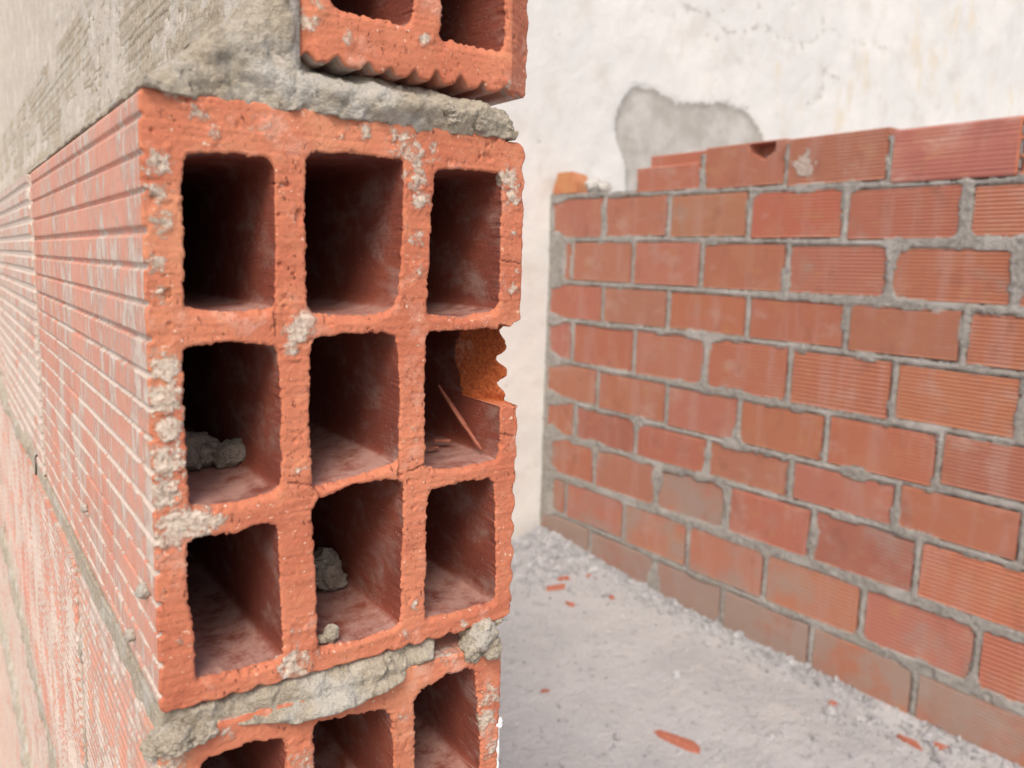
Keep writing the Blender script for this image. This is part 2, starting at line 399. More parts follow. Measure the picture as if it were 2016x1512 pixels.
def chaikin(p, n=2):
    p = np.asarray(p, float)
    for _ in range(n):
        q = np.roll(p, -1, 0); p = np.stack([.88 * p + .12 * q, .12 * p + .88 * q], 1).reshape(-1, 2)
    return p
def mm(L): return [(a / 1000, b / 1000) for a, b in L]
H_main = [mm(x) for x in (
 [(11.7,184.1),(25.4,186.1),(38.3,185.4),(40.3,182.1),(40.2,160),(39.7,137.9),(38.2,136.2),(24.4,135.1),(12.2,136.2),(10.6,138),(11.2,160)],
 [(53.4,188.6),(69.7,190.2),(87.2,189.9),(88.6,188.6),(88.5,156.8),(86.2,138.4),(84.2,135.4),(78.4,133.8),(63.2,133.4),(53.7,134.3),(52.0,137),(51.5,158.2),(51.7,181.1),(52.2,187)],
 [(102.8,187.6),(117,188.6),(131.2,188.4),(132.8,186.8),(132.9,157.2),(133.1,137.5),(131.5,134.5),(115.4,131.9),(101.2,133.6),(99.9,135),(101.0,165.8)],
 [(9.8,122.2),(12,123.4),(24.2,124.4),(38.5,122.6),(40.6,120.4),(41.3,100),(41.1,73.6),(39.2,71.2),(26.2,69.0),(11.8,70.3),(10.6,72.5),(9.5,99.1)],
 [(53.0,122.4),(55,124.8),(68.5,126.3),(84.5,126.1),(86.6,124.2),(88.0,102.0),(87.5,77.5),(86,75.7),(71.4,72.9),(55,70.8),(53.2,72),(52.2,100.8)],
 [(99.4,124.4),(101.4,126.1),(117.2,126.2),(132.5,126.7),(134.6,125.2),(135.1,94.3),(135.2,74.4),(133.4,71.8),(114.1,70.2),(101.5,72.2),(100,74.5),(99.5,101.1)],
 [(9.4,57.2),(11.8,58.6),(25.8,57.6),(31.8,59.7),(37.2,59.4),(39.6,57),(40.4,30),(40.8,9.9),(38.6,7.5),(24.7,6.8),(11.8,8.2),(10.9,9.9),(10.7,25.1),(8.5,41.5)],
 [(53.0,62.5),(55,65.4),(69.7,69.4),(86,69.2),(89.4,67.2),(90.1,62),(89.4,36.7),(89.2,10.6),(87,8.4),(71.4,6.9),(56.3,7.7),(54.9,9.4),(54.5,34.9),(53.0,56.8)],
 [(101.0,60.2),(103.4,62.4),(116.9,63.6),(130.5,63.6),(132.8,61.8),(134.5,35),(135.3,10.3),(133.2,8.0),(115.7,7.8),(102.6,8.5),(100.8,10.3),(101.0,43.8)])]
def chip_main(u, w):
    edge = .0036 * fbm(u, w, .1, 150, 4, 3.3, .65)
    top = .1278 + (u - .135) * .18
    m = (u > .1332) & (w > .0945 + edge * .6) & (w < top + edge)
    t = np.clip((.1445 - u) / .0095, 0, 1)
    dy = .0105 + .0215 * t + .0012 * fbm(u, w, .5, 260, 3, 8.1) + .0035 * np.sin((w - .094) / .034 * 3.14) * t
    dy = dy + .0035 * fbm(u * 1.0, w, .5, 85, 3, 4.4) + .0018 * (.5 - worley(u, w, 0 * u, 300, 2.0))
    return dy, m.astype(float)
SM_main = [(.0035,.181,.0045,.9),(.003,.172,.004,.8),(.0045,.163,.004,.7),(.002,.150,.004,.75),(.007,.203,.004,.5),(.016,.197,.0035,.6),(.021,.192,.003,.6),(.037,.196,.004,.5),
 (.003,.140,.003,.6),(.004,.117,.0055,1.0),(.0035,.107,.006,.95),(.005,.097,.005,.9),(.003,.086,.006,1.0),(.002,.075,.006,.9),(.006,.064,.007,1.0),(.013,.0635,.006,1.0),(.0175,.0635,.004,.9),(.001,.060,.005,.8),
 (.0475,.1275,.0042,1.15),(.0505,.1315,.0035,1.1),(.0455,.1225,.003,.9),(.073,.1985,.003,.9),(.0885,.197,.006,.72),(.0935,.192,.006,.72),(.094,.183,.005,.85),(.096,.176,.004,.8),(.0945,.162,.005,.5),(.095,.150,.004,.45),
 (.1355,.187,.0045,1.0),(.1375,.180,.0035,.8),(.138,.166,.003,.55),(.141,.150,.003,.55),(.139,.143,.003,.6),(.1005,.196,.004,.5),(.0845,.170,.0025,.6),(.046,.018,.003,.5),(.0445,.004,.0065,.8),(.050,.006,.004,.6),(.0955,.017,.004,.6),(.092,.004,.003,.6),(.120,.002,.0025,.7),(.066,.199,.003,.5),(.003,.044,.003,.5),(.005,.024,.002,.5),(.048,.078,.004,.45),(.095,.088,.004,.4)]

# ------------------------------------------------------------------ foreground wall
W1 = bpy.data.objects.new('hollow_brick_wall', None); col.objects.link(W1)
tag(W1, 'broken end of a ribbed hollow clay brick wall in front, open square cells facing the camera', 'wall')
main = add('brick', hollow_brick('brick_main', (-.0015, .1443, -.0015, .2035), H_main, .340, .0005, .00054, 1.3, chip_main, SM_main, side_film=.07,
           cracks=[(.0535,.0715,.0560,.0655),(.0445,.0735,.0535,.0715),(.0875,.0765,.0885,.0690),(.1335,.1545,.1445,.1535),(.0405,.137,.0395,.127),(.092,.072,.101,.0735),(.134,.083,.142,.0805)]), W1,
           label='orange hollow brick with nine open cells and a broken right edge')
# lower course, cut brick
def grid_holes(x0, x1, z0, z1, nc, nr, wall=.0095, web=.0115):
    cw = (x1 - x0 - 2 * wall - (nc - 1) * web) / nc; ch = (z1 - z0 - 2 * wall - (nr - 1) * web) / nr
    return [(x0 + wall + i * (cw + web), x0 + wall + i * (cw + web) + cw, z0 + wall + j * (ch + web), z0 + wall + j * (ch + web) + ch)
            for i in range(nc) for j in range(nr)]
low_holes = [mm(x) for x in (
 [(11,-26),(13,-23.2),(24.1,-22.1),(33,-22.6),(40.2,-24.5),(41.2,-28),(41.0,-70),(11,-72)],
 [(53.0,-24.4),(55,-22.5),(70,-24.0),(83.2,-26.2),(85.6,-30),(86.6,-52),(87,-74),(54,-76)],
 [(96.3,-26),(98,-23.6),(105,-21.2),(111.8,-19.6),(121.5,-19.2),(125.4,-22),(128.2,-48),(129.5,-72),(97,-74)])]
low_holes += [(.0105, .0405, -.145, -.084), (.053, .087, -.145, -.088), (.0985, .1295, -.145, -.086),
              (.0105, .0405, -.205, -.157), (.053, .087, -.205, -.157), (.0985, .1295, -.205, -.157)]
def top_dip(u, w): return 0 * u
SM_low = [(.133,-.035,.005,.8),(.131,-.046,.006,.9),(.135,-.060,.005,.8),(.048,-.035,.006,.7),(.046,-.047,.004,.6),(.09,-.03,.003,.5),(.02,-.015,.005,.5),(.07,-.016,.005,.6),(.112,-.012,.004,.5),(.0,-.02,.006,.8)]
low = add('brick', hollow_brick('brick_low', (-.0035, .1395, -.213, -.0105), low_holes, .186, .0006, .0008, 4.2, None, SM_low, side_film=.25,
          pitch_side=.0056, side_dep=.0009, layers=[0, .0004, .0009, .0018, .0035, .007, .014, .03, .06, .12, .186]), W1,
          label='cut hollow brick half hidden under the mortar, white paint on its right edge')
# upper course, narrow brick, front right corner bevelled off
def top_bulge(u, w):
    return np.clip(u - .1356, 0, 1) * .62 + .004 * sstep(.0565, .049, u) + .0012 * fbm(u, w, .2, 60, 2, 9.)
topb = add('brick', hollow_brick('brick_top', (.0490, .1507, .2195, .423),
          [(.0610, .0920, .2378, .2905), (.1035, .1325, .2352, .2905), (.0610, .0920, .3025, .350), (.1035, .1325, .3025, .350), (.0610, .0920, .362, .411), (.1035, .1325, .362, .411)],
          .330, .0006, .0008, 7.7, None, [(.052, .232, .004, .8), (.0675, .2285, .003, .6), (.097, .2335, .0025, .8), (.056, .238, .003, .6), (.134, .2235, .002, .6)],
          bulge=top_bulge, top_dep=.0026), W1, label='narrow hollow brick above the nine cell brick, cut off by the top of the photo')

# ordinary bricks of the wall: ribbed shells
def ribbed_shell(name, sx, sz, ln, pitch, mats, step=.0014, dep=.0014, taper=.002):
    pts = []; gr = []
    def side(n, f):
        for i in range(n): pts.append(f(i / n))
    nz, nx = int(sz / step), 8
    for i in range(nx): pts.append((i / nx * sx, 0)); gr.append(0)
    for i in range(nz):
        w = i / nz * sz; g = float(groove_fn(np.array(w), pitch, .0034, 1.0, 'slot')) if .004 < w < sz - .004 else 0
        pts.append((sx - g * dep, w)); gr.append(g)
    for i in range(nx): pts.append((sx - i / nx * sx, sz)); gr.append(0)
    for i in range(nz):
        w = sz - i / nz * sz; g = float(groove_fn(np.array(w), pitch, .0034, 1.0, 'slot')) if .004 < w < sz - .004 else 0
        pts.append((g * dep, w)); gr.append(g)
    p = np.array(pts); n = len(p); ys = [0, .002, ln * .33, ln * .66, ln - .002, ln]
    cen = np.array([sx / 2, sz / 2]); V = []; F = []
    for y in ys:
        s = 1 - (.0015 / sz * 2 if y in (0, ln) else 0)
        q = cen + (p - cen) * s; V += [(a, y, b) for a, b in q]
    for l in range(len(ys) - 1):
        for i in range(n):
            j = (i + 1) % n; F.append((l * n + i, l * n + j, (l + 1) * n + j, (l + 1) * n + i))
    F.append(tuple(range(n - 1, -1, -1))); F.append(tuple((len(ys) - 1) * n + i for i in range(n)))
    V = [(a, b, c) for a, b, c in V]
    me = mesh_np(name, V, [tuple(reversed(f)) for f in F] if False else F, mats, None, False, {'groove': gr * len(ys), 'smear': [.12] * (n * len(ys))})
    import bmesh
    bm = bmesh.new(); bm.from_mesh(me); bmesh.ops.recalc_face_normals(bm, faces=bm.faces); bm.to_mesh(me); bm.free()
    return me
M_side2 = clay_side('ribbed_clay_smeared', .50)
sh_full = ribbed_shell('shell_full', .1445, .203, .343, .0112, [clay_side('ribbed_clay_caked', .66)])
sh_fine = ribbed_shell('shell_fine', .1445, .202, .345, .0056, [M_side2], .0011, .0008)
sh_up = ribbed_shell('shell_upper', .095, .203, .330, .0112, [M_side2], .0025)
end_hi = hollow_brick('brick_end', (0, .1445, 0, .203), grid_holes(0, .1445, 0, .203, 3, 3), .345, .0016, .0008, 11.0, layers=[0, .002, .01, .04, .12, .345])
WALL_END = 2.44
def course(z, x, mesh, ln, y0, gap=.010):
    y = y0
    while y < WALL_END - .1:
        o = add('brick', mesh, W1); o.location = (x + rng.normal() * .0012, y, z + rng.normal() * .0008)
        if y + ln > WALL_END: o.scale.y = (WALL_END - y) / ln
        y += ln + gap
course(-.0010, -.001, sh_full, .343, .352)
course(-.2130, -.004, sh_fine, .345, .197)
for k in range(3):
    z = -.428 - .215 * k
    if k % 2 == 0:
        o = add('brick', end_hi, W1); o.location = (-.001, .002, z); course(z, -.001, sh_full, .343, .357)
    else:
        o = add('brick', end_hi, W1); o.location = (-.003, -.002, z); o.scale.y = .5; course(z, -.003, sh_full, .343, .181)
o = add('brick', end_hi, W1); o.location = (.001, 0, -1.076); o.scale.y = .5; course(-1.076, 0, sh_full, .343, .183)
course(.2205, .0495, sh_up, .330, .340)
o = add('brick', sh_up, W1); o.location = (.0500, .004, .4350); o.scale.y = .5; course(.4350, .0495, sh_up, .330, .178)

# ------------------------------------------------------------------ mortar of the foreground wall
def rough_mass(name, F, box, h, y1, front, layers, amp, seed, mat, grain=.0006, flat_back=False):
    P, quads, E, bv = sheet(F, *box, h)
    u, w = P[:, 0], P[:, 1]
    yf = front(u, w)
    V, Q, nf = extrude(P, quads, E, bv, yf, layers, P[bv].copy(), y1, 1e-6)
    a = fbm(V[:, 0], V[:, 1], V[:, 2], 75, 3, seed); b = fbm(V[:, 0], V[:, 1], V[:, 2], 75, 3, seed + 20); c = fbm(V[:, 0], V[:, 1], V[:, 2], 75, 3, seed + 40)
    g = fbm(V[:, 0], V[:, 1], V[:, 2], 330, 3, seed + 60); g2 = fbm(V[:, 0], V[:, 1], V[:, 2], 400, 2, seed + 80)
    V = V.copy(); k = amp
    cr = fbm(V[:, 0], V[:, 1], V[:, 2], 150, 2, seed + 90)
    near = V[:, 1] < .25; wl_ = np.zeros(len(V)); q = V[near].copy(); q[:, 0] += .004 * fbm(q[:, 0], q[:, 1], q[:, 2], 230, 3, 3.); q[:, 2] += .004 * fbm(q[:, 0], q[:, 1], q[:, 2], 230, 3, 33.); wl_[near] = .0010 * (.55 - worley(q[:, 0], q[:, 1], q[:, 2], 330, seed)) * (1 + fbm(q[:, 0], q[:, 1], q[:, 2], 60, 2, 53.)) + .0008 * fbm(q[:, 0], q[:, 1], q[:, 2], 560, 3, 73., .7) + .0030 * (.5 - worley(q[:, 0], q[:, 1], q[:, 2], 105, seed + 3))
    V[:, 1] -= k * b * 1.2 + grain * .7 * g - k * .9 * sstep(.15, .5, cr) + wl_; V[:, 0] += k * a * .7 + grain * .6 * g2; V[:, 2] += k * c * .7 + grain * .6 * g + wl_ * .5
    return mesh_np(name, V, Q, [mat])
def lay(y1, fine=.0014, grow=1.035, start=0.0):
    L = [0.0]; s = fine
    while L[-1] + s < y1: L.append(L[-1] + s); s *= grow
    L.append(y1); return L
# between the nine-cell brick and the narrow brick, and the fillet on the ledge
bed_pts = mm([(-1.0,203.2),(-.5,205),(9,213),(18.3,221),(31.1,230),(37,236),(41,243),(43,255),(44,300),(44,330),(49.6,330),(49.6,235),(51,224),(55,220.4),(59,219.4),(79.4,220.5),(106.7,218.5),(120.3,215.2),(128,213.6),(134,212.5),(138.5,209.5),(139.5,206.5),(138.6,202.4),(120,201.2),(60,201.6),(20,201.6)])
def F_bed(u, w): return sd_poly(u, w, bed_pts) + .0011 * fbm(u, w, 0, 210, 3, 2.2)
def fr_bed(u, w):
    d = np.maximum(F_bed(u, w), 0)
    y = .0045 * (1 - np.clip(d / .006, 0, 1)) ** 2 * (w > .206)
    y = y + .009 * sstep(.2105, .2195, w) * sstep(.047, .060, u) * sstep(.125, .110, u) - .0035 * np.exp(-((w - .210) / .0065) ** 2) * sstep(.040, .060, u)
    y = y + .002 * np.exp(-((u - .0535) / .004) ** 2) + .002 * fbm(u, w, .4, 60, 2, 6.)
    return y - .0005
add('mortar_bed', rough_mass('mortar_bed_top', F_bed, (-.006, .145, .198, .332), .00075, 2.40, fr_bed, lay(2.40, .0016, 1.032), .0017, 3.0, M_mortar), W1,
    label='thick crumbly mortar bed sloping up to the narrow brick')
# under the nine-cell brick
bed2 = mm([(-2,-1),(20,-2.0),(60,-1.2),(106,-.6),(108.5,-2),(107,-6),(104,-9.4),(90,-13),(70,-17),(53,-17.5),(44,-18.5),(36,-15.5),(20,-13),(8,-13.5),(-2,-12)])
def F_bed2(u, w): return np.maximum(sd_poly(u, w, bed2), -1) + .0012 * fbm(u, w, 0, 190, 3, 5.2)
def fr_bed2(u, w): return .0022 - .0052 * np.exp(-((u - .075) / .03) ** 2) * sstep(-.001, -.008, w) - .0042 * sstep(-.0100, -.0145, w) + .0028 * (1 - np.clip(np.maximum(F_bed2(u, w), 0) / .002, 0, 1)) ** 2 + .0012 * fbm(u, w, .4, 80, 2, 6.)
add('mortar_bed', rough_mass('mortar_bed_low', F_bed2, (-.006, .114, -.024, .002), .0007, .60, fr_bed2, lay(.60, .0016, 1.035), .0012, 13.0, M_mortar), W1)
# backing beds and head joints for the rest of the wall (real mortar between bricks)
def bed_block(x0, x1, y0, y1, z0, z1, seed, h=.006):
    """box with rough faces"""
    ny = max(2, int((y1 - y0) / h)); nz = max(2, int((z1 - z0) / h) + 1); nx = max(2, int((x1 - x0) / h))
    Y = np.linspace(y0, y1, ny); ring = [(x0, z) for z in np.linspace(z0, z1, nz)] + [(x, z1) for x in np.linspace(x0, x1, nx)[1:]] + \
        [(x1, z) for z in np.linspace(z1, z0, nz)[1:]] + [(x, z0) for x in np.linspace(x1, x0, nx)[1:-1]]
    r = np.array(ring); n = len(r)
    V = np.array([(a, y, b) for y in Y for a, b in r]); F = []
    i = np.arange(n); j = (i + 1) % n
    for l in range(ny - 1): F.append(np.stack([l * n + i, (l + 1) * n + i, (l + 1) * n + j, l * n + j], -1))
    F = np.concatenate(F)[:, ::-1].copy()
    d = .0025 * fbm(V[:, 0], V[:, 1], V[:, 2], 60, 3, seed)
    cx = (x0 + x1) / 2; V[:, 0] += np.sign(V[:, 0] - cx) * d + .0012 * fbm(V[:, 0], V[:, 1], V[:, 2], 260, 2, seed + 3)
    Fl = [tuple(f) for f in F.tolist()] + [tuple(range(n)), tuple(reversed([(ny - 1) * n + k for k in range(n)]))]
    return V, Fl
def merged(parts):
    V = []; F = []; o = 0
    for v, f in parts:
        V.append(v); F += [tuple(a + o for a in q) for q in f]; o += len(v)
    return np.concatenate(V), F
parts = [bed_block(-.0005, .1425, .05, WALL_END, -.0135, .0005, 1.1, .005), bed_block(-.001, .142, .002, WALL_END, -.226, -.2125, 2.1)]
for k in range(3): parts.append(bed_block(.0005, .142, .003, WALL_END, -.441 - .215 * k, -.4275 - .215 * k, 3.1 + k))
parts.append(bed_block(.0505, .143, .003, WALL_END, .4225, .4355, 8.3))
parts.append(bed_block(.035, .143, .35, WALL_END, .2015, .2210, 9.3))
V, F = merged(parts)
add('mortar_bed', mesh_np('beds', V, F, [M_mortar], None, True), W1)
parts = []
def heads(z, zt, x0, x1, y0, ln, gap=.010):
    y = y0
    while y < WALL_END - .1:
        parts.append(bed_block(x0 + .0008, x1 - .001, y - gap - .0005, y + .0005, z, zt, y * 7, .004)); y += ln + gap
heads(0, .202, 0, .143, .352, .343); heads(-.212, -.012, -.003, .1415, .197, .345)
for k in range(3): heads(-.428 - .215 * k, -.226 - .215 * k, 0, .143, .357 if k % 2 == 0 else .181, .343)
heads(.2205, .4225, .050, .144, .340, .330)
V, F = merged(parts)
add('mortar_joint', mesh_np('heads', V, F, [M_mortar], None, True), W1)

def side_smear(name, y0, y1, zc, hw, th, seed, h=.0022):
    Y, Z = np.meshgrid(np.arange(y0, y1, h), np.arange(zc - hw * 1.6, zc + hw * 1.6, h), indexing='ij')
    e = hw * (1 + .35 * fbm(0, Y, 0, 9, 2, seed)) - np.abs(Z - zc + .010 * fbm(0, Y, Z, 14, 2, seed + 2)) + .010 * fbm(0, Y, Z, 55, 3, seed + 4)
    X = -.0005 - th * sstep(-.002, .012, e) * (1 + .5 * fbm(0, Y, Z, 30, 2, seed + 5)) - .0022 * fbm(0, Y, Z, 110, 3, seed + 6) * (e > 0) + np.where(e < -.002, .012, 0)
    n, m = Y.shape; idx = np.arange(n * m).reshape(n, m)
    Q = np.stack([idx[:-1, :-1], idx[:-1, 1:], idx[1:, 1:], idx[1:, :-1]], -1)
    k = e > -.004; Q = Q[k[:-1, :-1] | k[1:, 1:]]
    u = np.unique(Q); mp = np.zeros(n * m, int); mp[u] = np.arange(len(u))
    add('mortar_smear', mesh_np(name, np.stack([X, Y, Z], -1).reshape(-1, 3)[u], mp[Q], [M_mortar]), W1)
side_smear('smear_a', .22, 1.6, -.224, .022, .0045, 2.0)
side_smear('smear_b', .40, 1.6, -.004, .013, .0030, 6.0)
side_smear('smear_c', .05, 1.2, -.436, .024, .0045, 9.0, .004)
# render coat on the left of the upper courses
M_coat = mortar_mat('render_coat', (.66, .59, .51), (.52, .46, .385), (.74, .69, .62), sc=.8, bump=.55, dust=.6)
def coat_mesh():
    ys = np.array(lay(2.40, .0018, 1.012)) + .001; zs = np.arange(.2035, .645, .0020)
    Yg, Zg = np.meshgrid(ys, zs, indexing='ij')
    X = .0440 - .0025 * fbm(0, Yg, Zg, 14, 3, 4.) - .0035 * sstep(.30, .21, Zg) * 1.0
    rough = sstep(.72, .30, Yg) * (.55 + .45 * sstep(-.2, .3, fbm(0, Yg, Zg, 10, 2, 5.)))
    X = X - rough * (.0016 * fbm(.1, Yg, Zg, 95, 3, 6.) + .0010 * fbm(.1, Yg, Zg, 300, 3, 7.)) + rough * .0022 * sstep(.28, .5, fbm(.5, Yg, Zg, 170, 2, 9.))
    X = X - .0008 * (1 - rough) * fbm(.1, Yg, Zg, 60, 3, 11.)
    n, m = Yg.shape; idx = np.arange(n * m).reshape(n, m)
    Q = np.stack([idx[:-1, :-1], idx[:-1, 1:], idx[1:, 1:], idx[1:, :-1]], -1).reshape(-1, 4)
    V = np.stack([X, Yg, Zg], -1).reshape(-1, 3)
    # close it: back sheet joined along the border
    V2 = V.copy(); V2[:, 0] = .0500
    Q2 = Q[:, ::-1] + n * m
    b = np.concatenate([idx[:, 0], idx[-1, 1:], idx[-2::-1, -1], idx[0, -2:0:-1]])
    bn = np.roll(b, -1)
    Q3 = np.stack([b, bn, bn + n * m, b + n * m], -1)
    return mesh_np('render_coat', np.concatenate([V, V2]), np.concatenate([Q, Q2, Q3]), [M_coat])
add('render_coat', coat_mesh(), W1, label='rough beige cement render on the left side of the upper courses')

# lumps: clusters of displaced balls
import bmesh
def lump(name, blobs, mat, seed, sub=5, amp=.22, parent=None, fine=.05):
    V = []; F = []; o = 0
    for (x, y, z, r, sq) in blobs:
        bm = bmesh.new(); bmesh.ops.create_icosphere(bm, subdivisions=sub, radius=1.0)
        v = np.array([q.co[:] for q in bm.verts]); f = [tuple(a.index for a in p.verts) for p in bm.faces]; bm.free()
        a = fbm(v[:, 0], v[:, 1], v[:, 2], 1.5, 3, seed + x * 999); b = fbm(v[:, 0], v[:, 1], v[:, 2], 5.0, 3, seed + 7 + y * 999)
        v = v * (1 + amp * 1.9 * a + (amp * .45) * b + .55 * amp * (.5 - worley(v[:, 0] + x * 900, v[:, 1] + y * 900, v[:, 2], 2.2, seed)) + .16 * (.5 - worley(v[:, 0], v[:, 1], v[:, 2] + z * 700, 6.5, seed)))[:, None] * np.array([1, 1, sq]) * r + np.array([x, y, z])
        V.append(v); F += [tuple(k + o for k in q) for q in f]; o += len(v)
    return mesh_np(name, np.concatenate(V), F, [mat])
def place(me, name, loc, parent=None, **kw):
    o = add(name, me, parent, **kw); o.location = loc; return o
# the blob hanging under the right corner (part of the wall's mortar)
add('mortar_lump', lump('blob', [(.1275, .0015, -.0065, .0078, 1.05), (.1325, .0005, -.0115, .0058, 1.0), (.1238, .002, -.0105, .0050, 1.1), (.1370, .003, -.0010, .0032, .8), (.1330, .004, -.0025, .004, .8)], M_mortar, 2.0), W1,
    label='grey mortar blob squeezed out under the right corner of the nine cell brick')
add('mortar_lump', lump('blob2', [(.0035, .001, -.0115, .0062, .75), (.011, .0015, -.0125, .0055, .6), (-.001, .004, -.0135, .006, .8)], M_mortar, 3.0), W1)
add('mortar_lump', lump('blob3', [(.128, .004, .2085, .0055, .9), (.1345, .0035, .2068, .0048, .8), (.1215, .003, .2090, .006, .85), (.108, .003, .2095, .0065, .8)], M_mortar, 5.0), W1)
for (y, z, r) in ((.014, .038, .0025), (.041, .011, .0021), (.151, .031, .0019)):
    place(lump('crumb', [(0, 0, 0, r, 1.1), (-.0004, .0008, .001, r * .7, 1)], M_mortar, y * 50, 3), 'mortar_crumb', (-.0028, y, z), W1)
# splashes of white paint on the right edge of the lower brick
M_white = NT('white_paint'); M_white = M_white.finish((.82, .80, .77), .5, None, .4)
add('paint_drip', lump('drip', [(.1392, .0012, -.0500, .0021, 1.2), (.1388, .0014, -.0610, .0013, 6.0), (.1388, .0014, -.0760, .0015, 5.0)], M_white, 6.0, 4), W1,
    label='white paint drip')

# loose pieces lying in the cells: things of their own
t = place(lump('lump_a', [(-.0120, .002, .0060, .0085, .95), (-.0145, .001, .0125, .0042, .8), (-.004, .003, .0045, .0075, .75), (.0055, -.003, .0042, .0064, .85), (.0015, .002, .0035, .0050, .6), (-.006, .0035, .0095, .0045, .6)], M_lump, 8.0), 'mortar_lump', (.0325, .050, .0712))
tag(t, 'large crumbly mortar lump lying in the left cell of the middle row', 'mortar lump')
t = place(lump('lump_b', [(0, 0, .0070, .0075, 1.15), (.003, -.002, .003, .0060, .6), (.001, .004, .0125, .0055, .7)], M_lump, 9.0), 'mortar_lump', (.0790, .053, .0085))
tag(t, 'rounded mortar lump deep in the middle cell of the bottom row', 'mortar lump')
t = place(lump('lump_c', [(.0012, 0, .0034, .0026, 1.3), (-.002, .0005, .0018, .0020, .8), (.0022, .0, .0050, .0019, .9)], M_mortar, 10.0, 4), 'mortar_lump', (.0600, .0035, .0076))
tag(t, 'small pale mortar crumb at the front edge of the middle bottom cell', 'mortar lump')
def sliver(name, p0, p1, wd, th, seed, mat, n=14):
    p0, p1 = np.array(p0, float), np.array(p1, float); d = (p1 - p0); L_ = np.linalg.norm(d); d /= L_
    s = np.cross(d, (.2, .1, 1.0)); s /= np.linalg.norm(s); t_ = np.cross(s, d); V = []; F = []
    for i in range(n + 1):
        t = i / n; c = p0 + d * L_ * t; w_ = wd * (math.sin(math.pi * min(1, t * .92 + .06))) ** .6 * (1 + .25 * float(vnoise(t * 6, seed, 0)))
        for (a, b) in ((-1, -.6), (-.8, .6), (.1, 1.0), (1, .4), (.9, -.7)):
            V.append(c + s * a * w_ / 2 + t_ * b * th / 2 * (1 + .3 * float(vnoise(t * 8, a * 3, seed))))
    for i in range(n):
        for k in range(5): F.append((i * 5 + k, i * 5 + (k + 1) % 5, (i + 1) * 5 + (k + 1) % 5, (i + 1) * 5 + k))
    F += [(4, 3, 2, 1, 0), tuple(n * 5 + k for k in range(5))]
    me = mesh_np(name, V, F, [mat], None, False); bm = bmesh.new(); bm.from_mesh(me); bmesh.ops.recalc_face_normals(bm, faces=bm.faces); bm.to_mesh(me); bm.free()
    return me
M_shard = NT('broken_clay'); _c = M_shard.mix(M_shard.ramp(M_shard.noise(180, 4), .35, .65), (.42, .15, .095), (.33, .11, .07))
M_shard = M_shard.finish(_c, .85, M_shard.bump(M_shard.noise(500, 3), .0008, .8))
tag(add('clay_sliver', sliver('sliver', (.1300, .0430, .0975), (.1315, .0085, .0745), .0030, .0012, 2.0, M_shard)), 'thin clay sliver leaning inside the broken right cell', 'clay sliver')
tag(add('clay_flake', sliver('flake1', (.1235, .0360, .0738), (.1290, .0300, .0746), .0034, .0016, 3.0, M_shard, 6)), 'larger clay flake on the floor of the broken cell beside the sliver', 'clay flake')
tag(add('clay_flake', sliver('flake2', (.1165, .0290, .0724), (.1215, .0275, .0728), .0024, .0010, 4.0, M_shard, 6)), 'smaller clay flake on the floor of the broken cell, farther from the sliver', 'clay flake')

# ------------------------------------------------------------------ partition wall on the right
TH = -0.0263
BX, BY = 2.0758, 2.477
W2 = bpy.data.objects.new('brick_partition', None); col.objects.link(W2)
W2.location = (BX, BY, 0); W2.rotation_euler = (0, 0, math.atan2(-math.cos(TH), -math.sin(TH)))
tag(W2, 'low unfinished partition of ribbed red hollow bricks laid with thick grey mortar', 'wall')
S_END = 2.42
JZ = {-1: [(0, .575), (.57, .561), (.8, .555), (1.11, .554), (1.46, .547), (1.79, .537)],
 0: [(0, .435), (1.01, .413), (1.67, .396), (2.5, .380)], 1: [(0, .258), (.63, .257), (1.34, .242), (2.5, .222)],
 2: [(0, .085), (1.09, .079), (1.78, .073), (2.5, .066)], 3: [(0, -.073), (1.0, -.071), (1.67, -.082), (2.5, -.09)],
 4: [(0, -.243), (.8, -.260), (1.3, -.266), (1.81, -.252), (2.5, -.255)], 5: [(0, -.406), (.92, -.426), (1.56, -.426), (1.83, -.41), (2.5, -.42)],
 6: [(0, -.566), (.7, -.566), (1.65, -.561), (2.5, -.57)], 7: [(0, -.735), (.7, -.74), (1.66, -.74), (2.5, -.74)],
 8: [(0, -.906), (.96, -.928), (1.36, -.926), (1.92, -.932), (2.5, -.935)], 9: [(0, -1.075), (2.5, -1.100)]}
def jz(k, s):
    a = np.array(JZ[k]); return np.interp(s, a[:, 0], a[:, 1])
JS = {-1: [.494, .803, 1.133, 1.464, 1.79],
 0: [-.012, .325, .662, 1.007, 1.344, 1.688, 2.03, 2.37], 1: [.098, .145, .494, .823, 1.163, 1.494, 1.818, 2.155, 2.42],
 2: [-.012, .339, .682, 1.028, 1.379, 1.71, 2.05, 2.385], 3: [-.012, .165, .522, .867, 1.2, 1.536, 1.868, 2.205, 2.42],
 4: [-.012, .33, .7, 1.021, 1.343, 1.68, 2.02, 2.36], 5: [-.012, .203, .555, .902, 1.235, 1.577, 1.903, 2.24, 2.42],
 6: [.025, .332, .673, 1.002, 1.325, 1.651, 1.99, 2.33], 7: [.06, .162, .512, .839, 1.168, 1.507, 1.829, 2.17, 2.42],
 8: [-.012, .326, .686, 1.007, 1.353, 1.681, 2.02, 2.36]}
